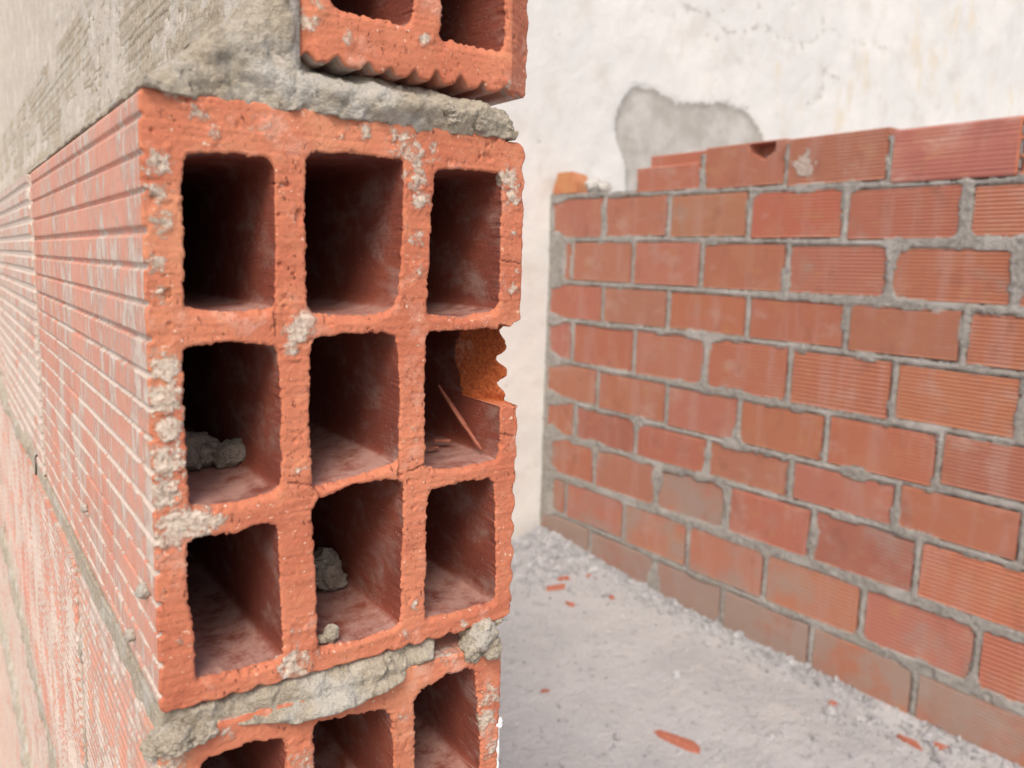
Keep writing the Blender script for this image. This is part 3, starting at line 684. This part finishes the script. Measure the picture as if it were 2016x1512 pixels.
def clay_far():
    """ribbed brick of the partition; obj.color: rgb tint, alpha = amount of cement film"""
    n = NT('partition_clay')
    oc = n.oi.outputs['Color']; al = n.oi.outputs['Alpha']
    n1 = n.noise(9, 3, .5); nb = n.noise(3.2, 2, .5)
    c = n.mix(n.math('MULTIPLY', n.ramp(n1, .50, .72), .45), oc, n.mix(.5, oc, (.60, .33, .18)))
    band = n.noise(7, 3, .6, v=n.vec(n.P, (2.6, 1, .35)))
    c = n.mix(n.math('MULTIPLY', n.ramp(band, .48, .70), .42), c, (.55, .34, .29))
    c = n.mix(n.math('MULTIPLY', n.ramp(n.noise(13, 2, .5, v=n.vec(n.P, (1, 1, 1.6))), .60, .72), .35), c, (.55, .30, .12))
    c = n.mix(n.math('MULTIPLY', n.ramp(n.noise(5, 5, .7, v=n.vec(n.P, (1.2, 1, 2.0))), .54, .70), .5), c, (.58, .40, .33))
    dk = n.ramp(n.noise(11, 3, .6, v=n.vec(n.P, (1.4, 1, 1))), .56, .72)
    c = n.mix(n.math('MULTIPLY', dk, .35), c, (.24, .085, .06))
    f = n.math('ADD', n.math('SUBTRACT', al, .55), n.math('ADD', n.math('MULTIPLY', n.math('SUBTRACT', n.noise(6, 5, .65), .5), 1.6), n.math('MULTIPLY', n.attr('edge'), .22)))
    c = n.mix(n.math('MULTIPLY', n.ramp(f, .0, .45), .8), c, (.36, .325, .285))
    c = n.mix(.16, c, (.52, .36, .30))
    g = n.attr('groove'); c = n.mix(n.math('MULTIPLY', g, .5), c, (.30, .10, .065))  # shade of the rib grooves painted in as darker clay
    h = n.math('ADD', n.noise(90, 4), n.math('MULTIPLY', n.noise(400, 3), .5))
    return n.finish(c, .8, n.bump(h, .002, .6), .35)
M_far = clay_far()
def far_brick(name, ln, ht, th=.2, ribs=13, notch=None, lenseg=1):
    """face at y=0 looking -Y, length +X; notch(s, z) -> push-in depth"""
    prof = []; gr = []
    z = .004; p = (ht - .008) / ribs
    prof.append((.0030, 0)); gr.append(0); prof.append((0, .003)); gr.append(0)
    for i in range(ribs):
        b = .004 + i * p
        for (a, d) in ((.54, 0), (.60, .0038), (.92, .0038), (1.0, 0)):
            if i == ribs - 1 and a > .6: continue
            prof.append((d, b + a * p)); gr.append(1.0 if d else 0)
    prof.append((0, ht - .003)); gr.append(0); prof.append((.0030, ht)); gr.append(0); prof.append((th, ht)); gr.append(0); prof.append((th, 0)); gr.append(0)
    n = len(prof); xs = np.linspace(0, ln, lenseg + 1); V = []; A = []; Ed = []
    for x in xs:
        for (y, zz), g in zip(prof, gr):
            yy = y
            if notch is not None and y < .1: yy = y + float(notch(x, zz))
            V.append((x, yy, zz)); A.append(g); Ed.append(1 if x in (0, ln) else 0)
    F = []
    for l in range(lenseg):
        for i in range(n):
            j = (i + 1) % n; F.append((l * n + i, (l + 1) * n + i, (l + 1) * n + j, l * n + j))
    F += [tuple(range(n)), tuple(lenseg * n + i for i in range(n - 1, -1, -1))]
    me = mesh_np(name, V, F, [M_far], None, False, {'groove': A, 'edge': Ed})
    bm = bmesh.new(); bm.from_mesh(me); bmesh.ops.recalc_face_normals(bm, faces=bm.faces); bm.to_mesh(me); bm.free()
    return me
fb = [far_brick('partition_brick', .318, .147), far_brick('partition_brick_b', .318, .147, ribs=12)]
RED, ORG, PNK, TAN, DRK = (.49, .165, .095), (.52, .172, .088), (.50, .185, .120), (.51, .200, .118), (.42, .135, .090)
rowcol = {-1: 'RRRR', 0: 'PPTORTRR', 1: 'PPPOROROR', 2: 'PTORROOR', 3: 'PRPROOOR', 4: 'TRPOORRO', 5: 'RDRTPOROR', 6: 'RPTRDOOR', 7: 'RPTTTPRR', 8: 'DDRDRRRR'}
cm = dict(R=RED, O=ORG, P=PNK, T=TAN, D=DRK)
rowfilm = {-1: .12, 0: .18, 1: .18, 2: .15, 3: .15, 4: .15, 5: .15, 6: .25, 7: .32, 8: .72}
def put_far(me, s0, s1, z0, z1, c, film, dy=0.0, nm='brick', **kw):
    o = add(nm, me, W2, **kw)
    o.location = (s0, dy + rng.normal() * .0015, z0); o.scale = ((s1 - s0) / .318, 1, (z1 - z0) / .147)
    o.rotation_euler = (0, math.atan2(-(0), 1) + rng.normal() * .003, 0)
    j = rng.normal(size=3) * .03
    o.color = (c[0] * (1 + j[0] * 1.2), c[1] * (1 + j[1] * 1.6), c[2] * (1 + j[2] * 1.6), film + .06)
    return o
rects = []
for k in range(0, 9):
    js = JS[k]
    for i in range(len(js) - 1):
        s0, s1 = js[i] + (.0125 if js[i] > 0 else .014), js[i + 1] - .0125
        if k == 1 and i == 0: s0, s1 = .100, .137
        sm_ = (s0 + s1) / 2
        z1, z0 = jz(k, sm_) - .0125, jz(k + 1, sm_) + .0125
        film = rowfilm[k] + (.0 if not (k == 8 and sm_ > 1.5) else -.2)
        if k == 6 and i == 2: film += .32
        if k == 5 and i == 2: film += .0
        if k == 6 and i == 4: film += .15
        if k == 7 and sm_ < 1.2: film += .12
        rects.append((s0, s1, z0, z1))
        put_far(fb[(i + k) % 2], s0, s1, z0, z1, cm[rowcol[k][i % len(rowcol[k])]], film)
# top course: first brick with its upper face split away, second with a hole, last with open cells at its end
def notch1(x, z): return (.035 if z > .098 and x > .0 else 0) + (.12 if (z > .098 and x < .035) else 0)
def notch2(x, z): return .05 if (z > .118 - .03 * math.exp(-((x - .235) / .035) ** 2) and .185 < x < .275) and z < .140 else 0
tops = []
for i in range(3):
    s0, s1 = JS[-1][i] + (.009 if i else 0), JS[-1][i + 1] - .009
    z0, z1 = jz(0, (s0 + s1) / 2) + .008, jz(-1, (s0 + s1) / 2) + (0, .004, .004)[i]
    me = fb[0] if i == 2 else far_brick('partition_brick_' + 'st'[i], .318, .147, notch=(notch1, notch2)[i], lenseg=36)
    rects.append((s0, s1, z0, z1))
    put_far(me, s0, s1, z0, z1, cm['PRR'[i]], .1)
endb = hollow_brick('partition_end_brick', (0, .2, 0, .142), grid_holes(0, .2, 0, .142, 4, 3, .010, .009), .318, .0016, .0006, 15.0, layers=[0, .002, .01, .04, .12, .318],
                    pitch_side=.0112, side_dep=.0022)
endb2 = endb; endb2.materials[1] = M_far
o = add('brick', endb2, W2, label='brick with open cells at the top right end'); o.location = (1.79, 0, jz(0, 1.63) + .0065); o.rotation_euler = (0, 0, math.pi / 2)
o.color = (*DRK, .08); o.color = (.38, .105, .080, .14)
rects.append((1.473, 1.79, jz(0, 1.63) + .007, jz(0, 1.63) + .149))
# mortar of the partition: a field of joints, pressed slightly over the brick edges
M_far_mortar = mortar_mat('partition_mortar', (.46, .435, .40), (.31, .29, .265), (.58, .56, .53), sc=.18, bump=.9, dust=.65)
def far_mortar():
    h = .0045
    S, Z = np.meshgrid(np.arange(-.012, S_END, h), np.arange(-1.12, .585, h), indexing='ij')
    d = np.full(S.shape, 1e3)
    for (a, b, c, e) in rects: d = np.minimum(d, -sd_box(S, Z, a, b, c, e, .001))    # >0 in the joints
    n1 = fbm(S, 0, Z, 9, 3, 3.); n2 = fbm(S, 0, Z, 38, 3, 5.); n3 = fbm(S, 0, Z, 110, 3, 8.)
    over = -.001 + .0075 * n2 + .004 * n3 + .009 * np.clip(n1 - .15, 0, 1) * 2.2
    # places where mortar was slapped on wider: under rows 6-7, the far end and a few smudges
    for (cs, cz, rs, rz, am) in ((.03, .0, .05, 1.3, .02), (1.30, -.745, 1.1, .018, .022), (1.85, -.92, .5, .02, .02), (.9, -.245, .35, .012, .012), (1.35, .075, .35, .012, .012),
                                 (1.80, .245, .18, .02, .02), (1.50, .225, .03, .03, .022), (.055, .18, .04, .07, .06), (.06, -.60, .05, .25, .02), (1.67, .32, .015, .08, .016), (1.84, .17, .035, .06, .03), (.62, -1.04, .22, .05, .03), (.72, -.62, .14, .04, .02)):
        over = over + am * np.exp(-((S - cs) / rs) ** 2 - ((Z - cz) / rz) ** 2)
    e = d + over
    y = np.where(e > 0, .0035 - .0050 * sstep(.0, .012, e) + .0045 * n3 * sstep(0, .006, e) + .003 * n2, .03)
    y = np.where((e > 0) & (d < 0), np.minimum(y, -.0008 - .0012 * sstep(0, .01, e) + .001 * n3), y)
    top = np.where(S < .494, jz(0, S) + .012 + .006 * n2, np.where(S < 1.793, jz(-1, S) - .012, jz(0, S) + .016 + .01 * n2))
    keep = Z < top
    n, m = S.shape; idx = np.arange(n * m).reshape(n, m)
    kc = keep[:-1, :-1] & keep[1:, :-1] & keep[1:, 1:] & keep[:-1, 1:]
    kc &= ~((y[:-1, :-1] > .029) & (y[1:, :-1] > .029) & (y[1:, 1:] > .029) & (y[:-1, 1:] > .029))
    Q = np.stack([idx[:-1, :-1], idx[1:, :-1], idx[1:, 1:], idx[:-1, 1:]], -1)[kc]
    u = np.unique(Q); mp = np.zeros(n * m, int); mp[u] = np.arange(len(u))
    V = np.stack([S, y, Z], -1).reshape(-1, 3)[u]
    return V, mp[Q]
V, Q = far_mortar()
add('mortar', mesh_np('partition_mortar', V, Q, [M_far_mortar]), W2, kind='stuff')
def box(x0, x1, y0, y1, z0, z1):
    V = np.array([(x0,y0,z0),(x1,y0,z0),(x1,y1,z0),(x0,y1,z0),(x0,y0,z1),(x1,y0,z1),(x1,y1,z1),(x0,y1,z1)], float)
    return V, [(0,3,2,1),(4,5,6,7),(0,1,5,4),(1,2,6,5),(2,3,7,6),(3,0,4,7)]
V, F = merged([box(0, S_END, .014, .190, -1.12, .385), box(0, .49, .012, .19, .386, .438), box(1.8, S_END, .010, .19, .3855, .402), box(.52, 1.46, .045, .19, .39, .52)])
add('mortar_core', mesh_np('partition_core', V, F, [M_far_mortar], None, False), W2)
# a splash of white mortar on the third top brick
def F_spl(u, w): return .030 - np.hypot(u, w * 1.0) * (1 + .45 * vnoise(np.arctan2(w, u) * 2.2 + 9, .5, .5)) + .030 * fbm(u, w, 0, 70, 3, 2.)
P, quads, E, bv = sheet(F_spl, -.06, .06, -.06, .06, .002)
yf = -.0016 - .0012 * fbm(P[:, 0], P[:, 1], 0, 160, 2, 3.)
V, Q, nf = extrude(P, quads, E, bv, yf, [0, .004], P[bv], .004)
o = add('mortar_splash', mesh_np('splash', V, Q, [mortar_mat('lime_splash', (.62, .54, .48), (.50, .36, .29), (.74, .69, .64), sc=.2)]), W2, label='white splash on the third brick of the top course'); o.location = (1.195, -.0005, .470)

# chunk left at the far end on top
t = add('brick_fragment', None); bpy.data.objects.remove(t)
def chunk(name, pts, th, mat):
    n = len(pts); V = [(x, 0, z) for x, z in pts] + [(x * .9, th, z * .92) for x, z in pts]
    F = [tuple(range(n)), tuple(range(2 * n - 1, n - 1, -1))] + [(i, n + i, n + (i + 1) % n, (i + 1) % n) for i in range(n)]
    me = mesh_np(name, V, F, [mat], None, False); bm = bmesh.new(); bm.from_mesh(me)
    bmesh.ops.bevel(bm, geom=bm.edges[:], offset=.003, segments=2, affect='EDGES'); bmesh.ops.recalc_face_normals(bm, faces=bm.faces); bm.to_mesh(me); bm.free(); return me
M_tan = NT('tan_clay'); _c = M_tan.mix(M_tan.ramp(M_tan.noise(30, 3), .35, .65), (.50, .235, .105), (.48, .18, .09))
M_tan = M_tan.finish(_c, .85, M_tan.bump(M_tan.noise(120, 3), .002, .7))
t = add('brick_fragment', chunk('fragment', [(0, 0), (.155, 0), (.150, .045), (.125, .088), (.03, .090), (.005, .03)], .09, M_tan))
t.location = (BX - .002, BY - .006, .443); t.rotation_euler = (0, 0, math.atan2(-math.cos(TH), -math.sin(TH)))
tag(t, 'tan brick fragment standing on the far end of the low partition', 'brick fragment')
t = place(lump('white_lump', [(0, 0, .028, .036, .8), (.0, -.06, .02, .026, .8)], mortar_mat('lime', (.80, .77, .72), (.68, .64, .58), (.84, .82, .78), sc=.15), 12., 4), 'lime_lump', (BX + .045, BY - .22, .440))
tag(t, 'whitish lime lump on the partition beside the tan brick fragment', 'lime lump')

# ------------------------------------------------------------------ the old whitewashed wall
nd = Vector((math.sin(TH), math.cos(TH), 0))
def white_wall():
    n = NT('whitewash')
    p = n.attr('patch'); cr = n.attr('crack'); st = n.attr('stain')
    big = n.noise(1.3, 4, .6); mid = n.noise(6, 5, .6)
    c = n.mix(n.ramp(big, .35, .65), (.74, .72, .68), (.66, .65, .62))
    c = n.mix(n.math('MULTIPLY', n.ramp(mid, .50, .72), .5), c, (.57, .53, .475))
    c = n.mix(n.math('MULTIPLY', n.ramp(n.noise(3.3, 5, .65, v=n.vec(n.P, (1.5, 1, .7))), .54, .70), n.math('MULTIPLY', st, .9)), c, (.68, .60, .48))
    c = n.mix(n.math('MULTIPLY', n.ramp(n.noise(22, 3, .5), .69, .76), .55), c, (.34, .31, .27))
    pn = n.math('ADD', p, n.math('MULTIPLY', n.math('SUBTRACT', n.noise(26, 6, .72), .5), .09))
    pm = n.ramp(pn, -.004, .006)
    pc = n.mix(n.ramp(n.noise(7, 5, .6), .35, .65), (.40, .375, .335), (.53, .505, .47))
    rim = n.math('MULTIPLY', n.ramp(pn, .045, .0), pm)
    pc = n.mix(n.math('MULTIPLY', rim, .35), pc, (.34, .31, .25))
    c = n.mix(pm, c, pc)
    cn = n.math('ADD', cr, n.math('MULTIPLY', n.math('SUBTRACT', n.noise(22, 5, .7), .5), 2.4))
    c = n.mix(n.math('MULTIPLY', n.ramp(cn, .62, 1.05), .6), c, (.34, .32, .27))
    h = n.math('ADD', n.math('MULTIPLY', n.noise(14, 5, .6), 1.0), n.math('MULTIPLY', pm, -.25))
    return n.finish(c, .9, n.bump(h, .012, .5), .2)
X0, X1, Z0, Z1, g = -1.6, 8.0, -1.2, 3.2, .02
Xg, Zg = np.meshgrid(np.arange(X0, X1, g), np.arange(Z0, Z1, g), indexing='ij')
patch = sd_poly(Xg, Zg, [(2.42, .785), (2.46, .88), (2.53, .950), (2.66, .955), (2.80, .915), (2.95, .93), (3.15, .965), (3.30, .95), (3.40, .90), (3.50, .80), (3.60, .6), (3.6, .3), (2.60, .3), (2.515, .45), (2.50, .60), (2.44, .70)])
wx_ = .07 * fbm(Xg, 0, Zg, 5, 3, 7., .7); wz_ = .07 * fbm(Xg, 0, Zg, 5, 3, 9., .7)
def line_d(pts):
    d = np.full(Xg.shape, 9.)
    for a, b in zip(pts[:-1], pts[1:]):
        a, b = np.array(a), np.array(b); e = b - a
        px_, pz_ = Xg + wx_, Zg + wz_
        t_ = np.clip(((px_ - a[0]) * e[0] + (pz_ - a[1]) * e[1]) / (e @ e), 0, 1)
        d = np.minimum(d, np.hypot(px_ - a[0] - e[0] * t_, pz_ - a[1] - e[1] * t_))
    return d
crack = np.exp(-(line_d([(2.68, 1.40), (2.80, 1.36), (2.95, 1.37), (3.10, 1.29), (3.32, 1.32), (3.46, 1.33)]) / .020) ** 2)
crack = np.maximum(crack, .8 * np.exp(-(line_d([(3.32, 1.45), (3.50, 1.33), (3.72, 1.34), (3.9, 1.42), (4.6, 1.45)]) / .022) ** 2))
crack = np.maximum(crack, .8 * np.exp(-(line_d([(3.85, 1.05), (3.95, 1.12), (3.92, 1.25), (4.1, 1.2)]) / .045) ** 2))
for (a, b, r, s_) in ((2.52, 1.22, .028, .9), (3.06, 1.24, .035, .8), (3.10, 1.18, .03, .7), (3.9, 1.5, .06, .9), (3.62, 1.52, .04, .9), (2.06, -.25, .03, .7), (2.05, .1, .02, .6), (3.66, .92, .02, .6), (2.02, -.6, .03, .5)):
    crack = np.maximum(crack, s_ * np.exp(-((Xg - a) ** 2 + (Zg - b) ** 2) / r ** 2))
stain = sstep(2.4, 3.8, Xg) * sstep(.3, 1.0, Zg)
Yg = -.006 * fbm(Xg, 0, Zg, 2.2, 3, 3.) - .003 * fbm(Xg, 0, Zg, 9, 3, 6.) + .010 * sstep(-.01, .02, patch + .02 * fbm(Xg, 0, Zg, 20, 2, 2.)) + .001 * (crack > .5)
n_, m_ = Xg.shape; idx = np.arange(n_ * m_).reshape(n_, m_)
Q = np.stack([idx[:-1, :-1], idx[1:, :-1], idx[1:, 1:], idx[:-1, 1:]], -1).reshape(-1, 4)
# wall frame: passes through the partition's far end, square to it
YW = 2.477 + (Xg - BX) * math.tan(-TH) 
V = np.stack([Xg, YW + Yg + .004, Zg], -1).reshape(-1, 3)
V2, F2 = box(X0, X1, .03, .25, Z0, Z1 + .02); V2[:, 1] += 2.477 + (V2[:, 0] - BX) * math.tan(-TH)
me = mesh_np('whitewashed_wall', V, Q, [white_wall()], None, True, {'patch': patch.ravel(), 'crack': crack.ravel(), 'stain': stain.ravel()})
W3 = add('whitewashed_wall', me); tag(W3, 'tall old whitewashed wall behind, with a bare grey cement patch and hairline cracks', 'wall')
add('wall_core', mesh_np('wall_core', V2, F2, [M_coat], None, False), W3)

# ------------------------------------------------------------------ floor
def ground_h(x, y):
    # distance from the partition face and the far corner
    s = -((x - BX) * math.sin(TH) + (y - BY) * math.cos(TH)); dn = BX - s * math.sin(TH) - x
    h = -1.092 + .075 * np.exp(-(s / .55) ** 2) * np.exp(-(dn / .35) ** 2) + .018 * np.exp(-(dn / .07) ** 2)
    h = h + .006 * fbm(x, y, 0, 3.5, 3, 2.) + .0025 * fbm(x, y, 0, 14, 3, 5.)
    return h
def ground_mat():
    n = NT('dusty_concrete')
    big = n.noise(2.2, 4, .6); mid = n.noise(9, 5, .65)
    c = n.mix(n.ramp(big, .32, .68), (.50, .494, .49), (.41, .407, .408))
    c = n.mix(n.math('MULTIPLY', n.ramp(mid, .50, .70), .6), c, (.52, .505, .485))
    c = n.mix(n.math('MULTIPLY', n.ramp(n.noise(17, 4, .6), .58, .72), .5), c, (.21, .208, .212))
    c = n.mix(n.math('MULTIPLY', n.ramp(n.noise(60, 3, .6), .62, .72), .5), c, (.62, .60, .585))
    h = n.math('ADD', n.noise(30, 5, .65), n.math('MULTIPLY', n.noise(140, 3), .4))
    return n.finish(c, .95, n.bump(h, .018, .9), .2)
def axis(a, b, fa, fb, fine, coarse):
    L = []; x = a
    while x < b: L.append(x); x += fine if fa <= x < fb else coarse
    L.append(b); return np.array(L)
gx = axis(-40, 40, .3, 2.3, .02, 1.0); gy = axis(-40, 40, -.6, 2.7, .02, 1.0)
GX, GY = np.meshgrid(gx, gy, indexing='ij'); n_, m_ = GX.shape; idx = np.arange(n_ * m_).reshape(n_, m_)
Q = np.stack([idx[:-1, :-1], idx[1:, :-1], idx[1:, 1:], idx[:-1, 1:]], -1).reshape(-1, 4)
V = np.stack([GX, GY, ground_h(GX, GY)], -1).reshape(-1, 3)
add('ground', mesh_np('ground', V, Q, [ground_mat()]), None, kind='structure')
# rubble along the partition and in the corner
def rubble(name, N, mat, size, spots, seed):
    r = np.random.default_rng(seed); bm = bmesh.new(); bmesh.ops.create_icosphere(bm, subdivisions=1, radius=1.0)
    v0 = np.array([q.co[:] for q in bm.verts]); f0 = np.array([[a.index for a in p.verts] for p in bm.faces]); bm.free()
    V = []; F = []
    for i in range(N):
        x, y = spots(r); s_ = size * np.exp(r.normal() * .55)
        A = np.linalg.qr(r.normal(size=(3, 3)))[0]
        v = (v0 * (1 + r.normal(size=(len(v0), 1)) * .16) * np.array([1, r.uniform(.5, 1), r.uniform(.35, .8)]) * s_) @ A.T
        z = float(ground_h(np.array(x), np.array(y)))
        V.append(v + np.array([x, y, z + s_ * .25])); F.append(f0 + i * len(v0))
    return mesh_np(name, np.concatenate(V), np.concatenate(F), [mat], None, False)
def sp_wall(r):
    s = r.uniform(0, 2.5); dn = abs(r.normal()) * (.03 + .05 * (s < .4) + .10 * (s > 1.5)) * r.uniform(.3, 2.2) + .004
    return BX - s * math.sin(TH) - dn, BY - s * math.cos(TH)
def sp_corner(r): return BX - abs(r.normal()) * .28 - .01, BY - abs(r.normal()) * .22 - .02
def sp_all(r): return r.uniform(.4, 2.05), r.uniform(.1, 2.45)
M_grav = mortar_mat('rubble_white', (.55, .545, .56), (.34, .34, .355), (.78, .78, .79), sc=.3, dust=.6)
add('gravel_rubble', rubble('gravel_wall', 2600, M_grav, .0050, sp_wall, 3), None, kind='stuff', label='pale plaster rubble heaped along the foot of the partition')
add('gravel_rubble', rubble('gravel_corner', 1600, M_grav, .0070, sp_corner, 4), None, kind='stuff', label='pale plaster rubble in the far corner')
add('gravel_dust', rubble('gravel_floor', 3500, M_grav, .0030, sp_all, 5), None, kind='stuff', label='fine grit scattered over the floor')
# clay shards
def chip_mesh(p0, p1, wd, th, seed):
    r_ = np.random.default_rng(int(seed * 10)); p0, p1 = np.array(p0), np.array(p1); d = p1 - p0; ln = np.linalg.norm(d); d /= ln
    q = np.array([-d[1], d[0], 0]); q /= np.linalg.norm(q); up = np.cross(d, q); bm = bmesh.new()
    n = 7; A = np.sort(r_.uniform(0, 2 * math.pi, n)) ; c = (p0 + p1) / 2
    for lev in (-.5, .5):
        for a in A:
            f = (1 - .25 * (lev > 0)) * r_.uniform(.8, 1.15)
            v = c + d * math.copysign(abs(math.cos(a)) ** .6, math.cos(a)) * ln / 2 * f + q * math.copysign(abs(math.sin(a)) ** .6, math.sin(a)) * wd / 2 * f + up * (lev + r_.normal() * .1) * th * (1 if d[2] > -2 else 1)
            bm.verts.new(v.tolist())
    bmesh.ops.convex_hull(bm, input=bm.verts[:]); bmesh.ops.delete(bm, geom=[v for v in bm.verts if not v.link_faces], context='VERTS')
    bmesh.ops.recalc_face_normals(bm, faces=bm.faces)
    me = bpy.data.meshes.new('shard'); bm.to_mesh(me); bm.free(); me.materials.append(M_shard); return me
def shard(p0, p1, wd, th, seed, label):
    z0 = float(ground_h(np.array(p0[0]), np.array(p0[1]))) + th * .45; z1 = float(ground_h(np.array(p1[0]), np.array(p1[1]))) + th * .45
    me = chip_mesh((*p0, z0), (*p1, z1), wd, th, seed)
    tag(add('brick_shard', me), label, 'brick shard', 'broken brick shards on the floor')
shard((1.470, 1.155), (1.502, 1.020), .040, .012, 1.0, 'largest brick shard, alone on the bare floor near the bottom of the photo')
shard((1.325, 1.480), (1.348, 1.462), .022, .009, 2.0, 'small brick shard alone on the floor beside the foreground wall')
shard((1.775, 2.045), (1.865, 2.010), .030, .012, 3.0, 'longest brick shard of the cluster by the far corner')
shard((1.855, 2.075), (1.905, 2.055), .026, .012, 4.0, 'shard at the right of the cluster, toward the partition')
shard((1.778, 1.925), (1.785, 1.880), .022, .010, 5.0, 'front shard of the cluster by the far corner')
shard((1.965, 2.03), (1.985, 2.00), .022, .010, 6.0, 'shard in the rubble against the foot of the partition, far end')
shard((1.930, 1.86), (1.945, 1.835), .022, .010, 7.0, 'shard just off the foot of the partition, between cluster and wall')
shard((2.02, .78), (2.00, .70), .028, .012, 8.0, 'pointed brick shard among white rubble in the bottom right corner')
shard((2.045, .70), (2.055, .64), .024, .012, 9.0, 'brick shard nearest the partition in the bottom right corner')
shard((2.0, .98), (2.01, .955), .018, .010, 10.0, 'tiny brick shard in the rubble halfway along the partition')
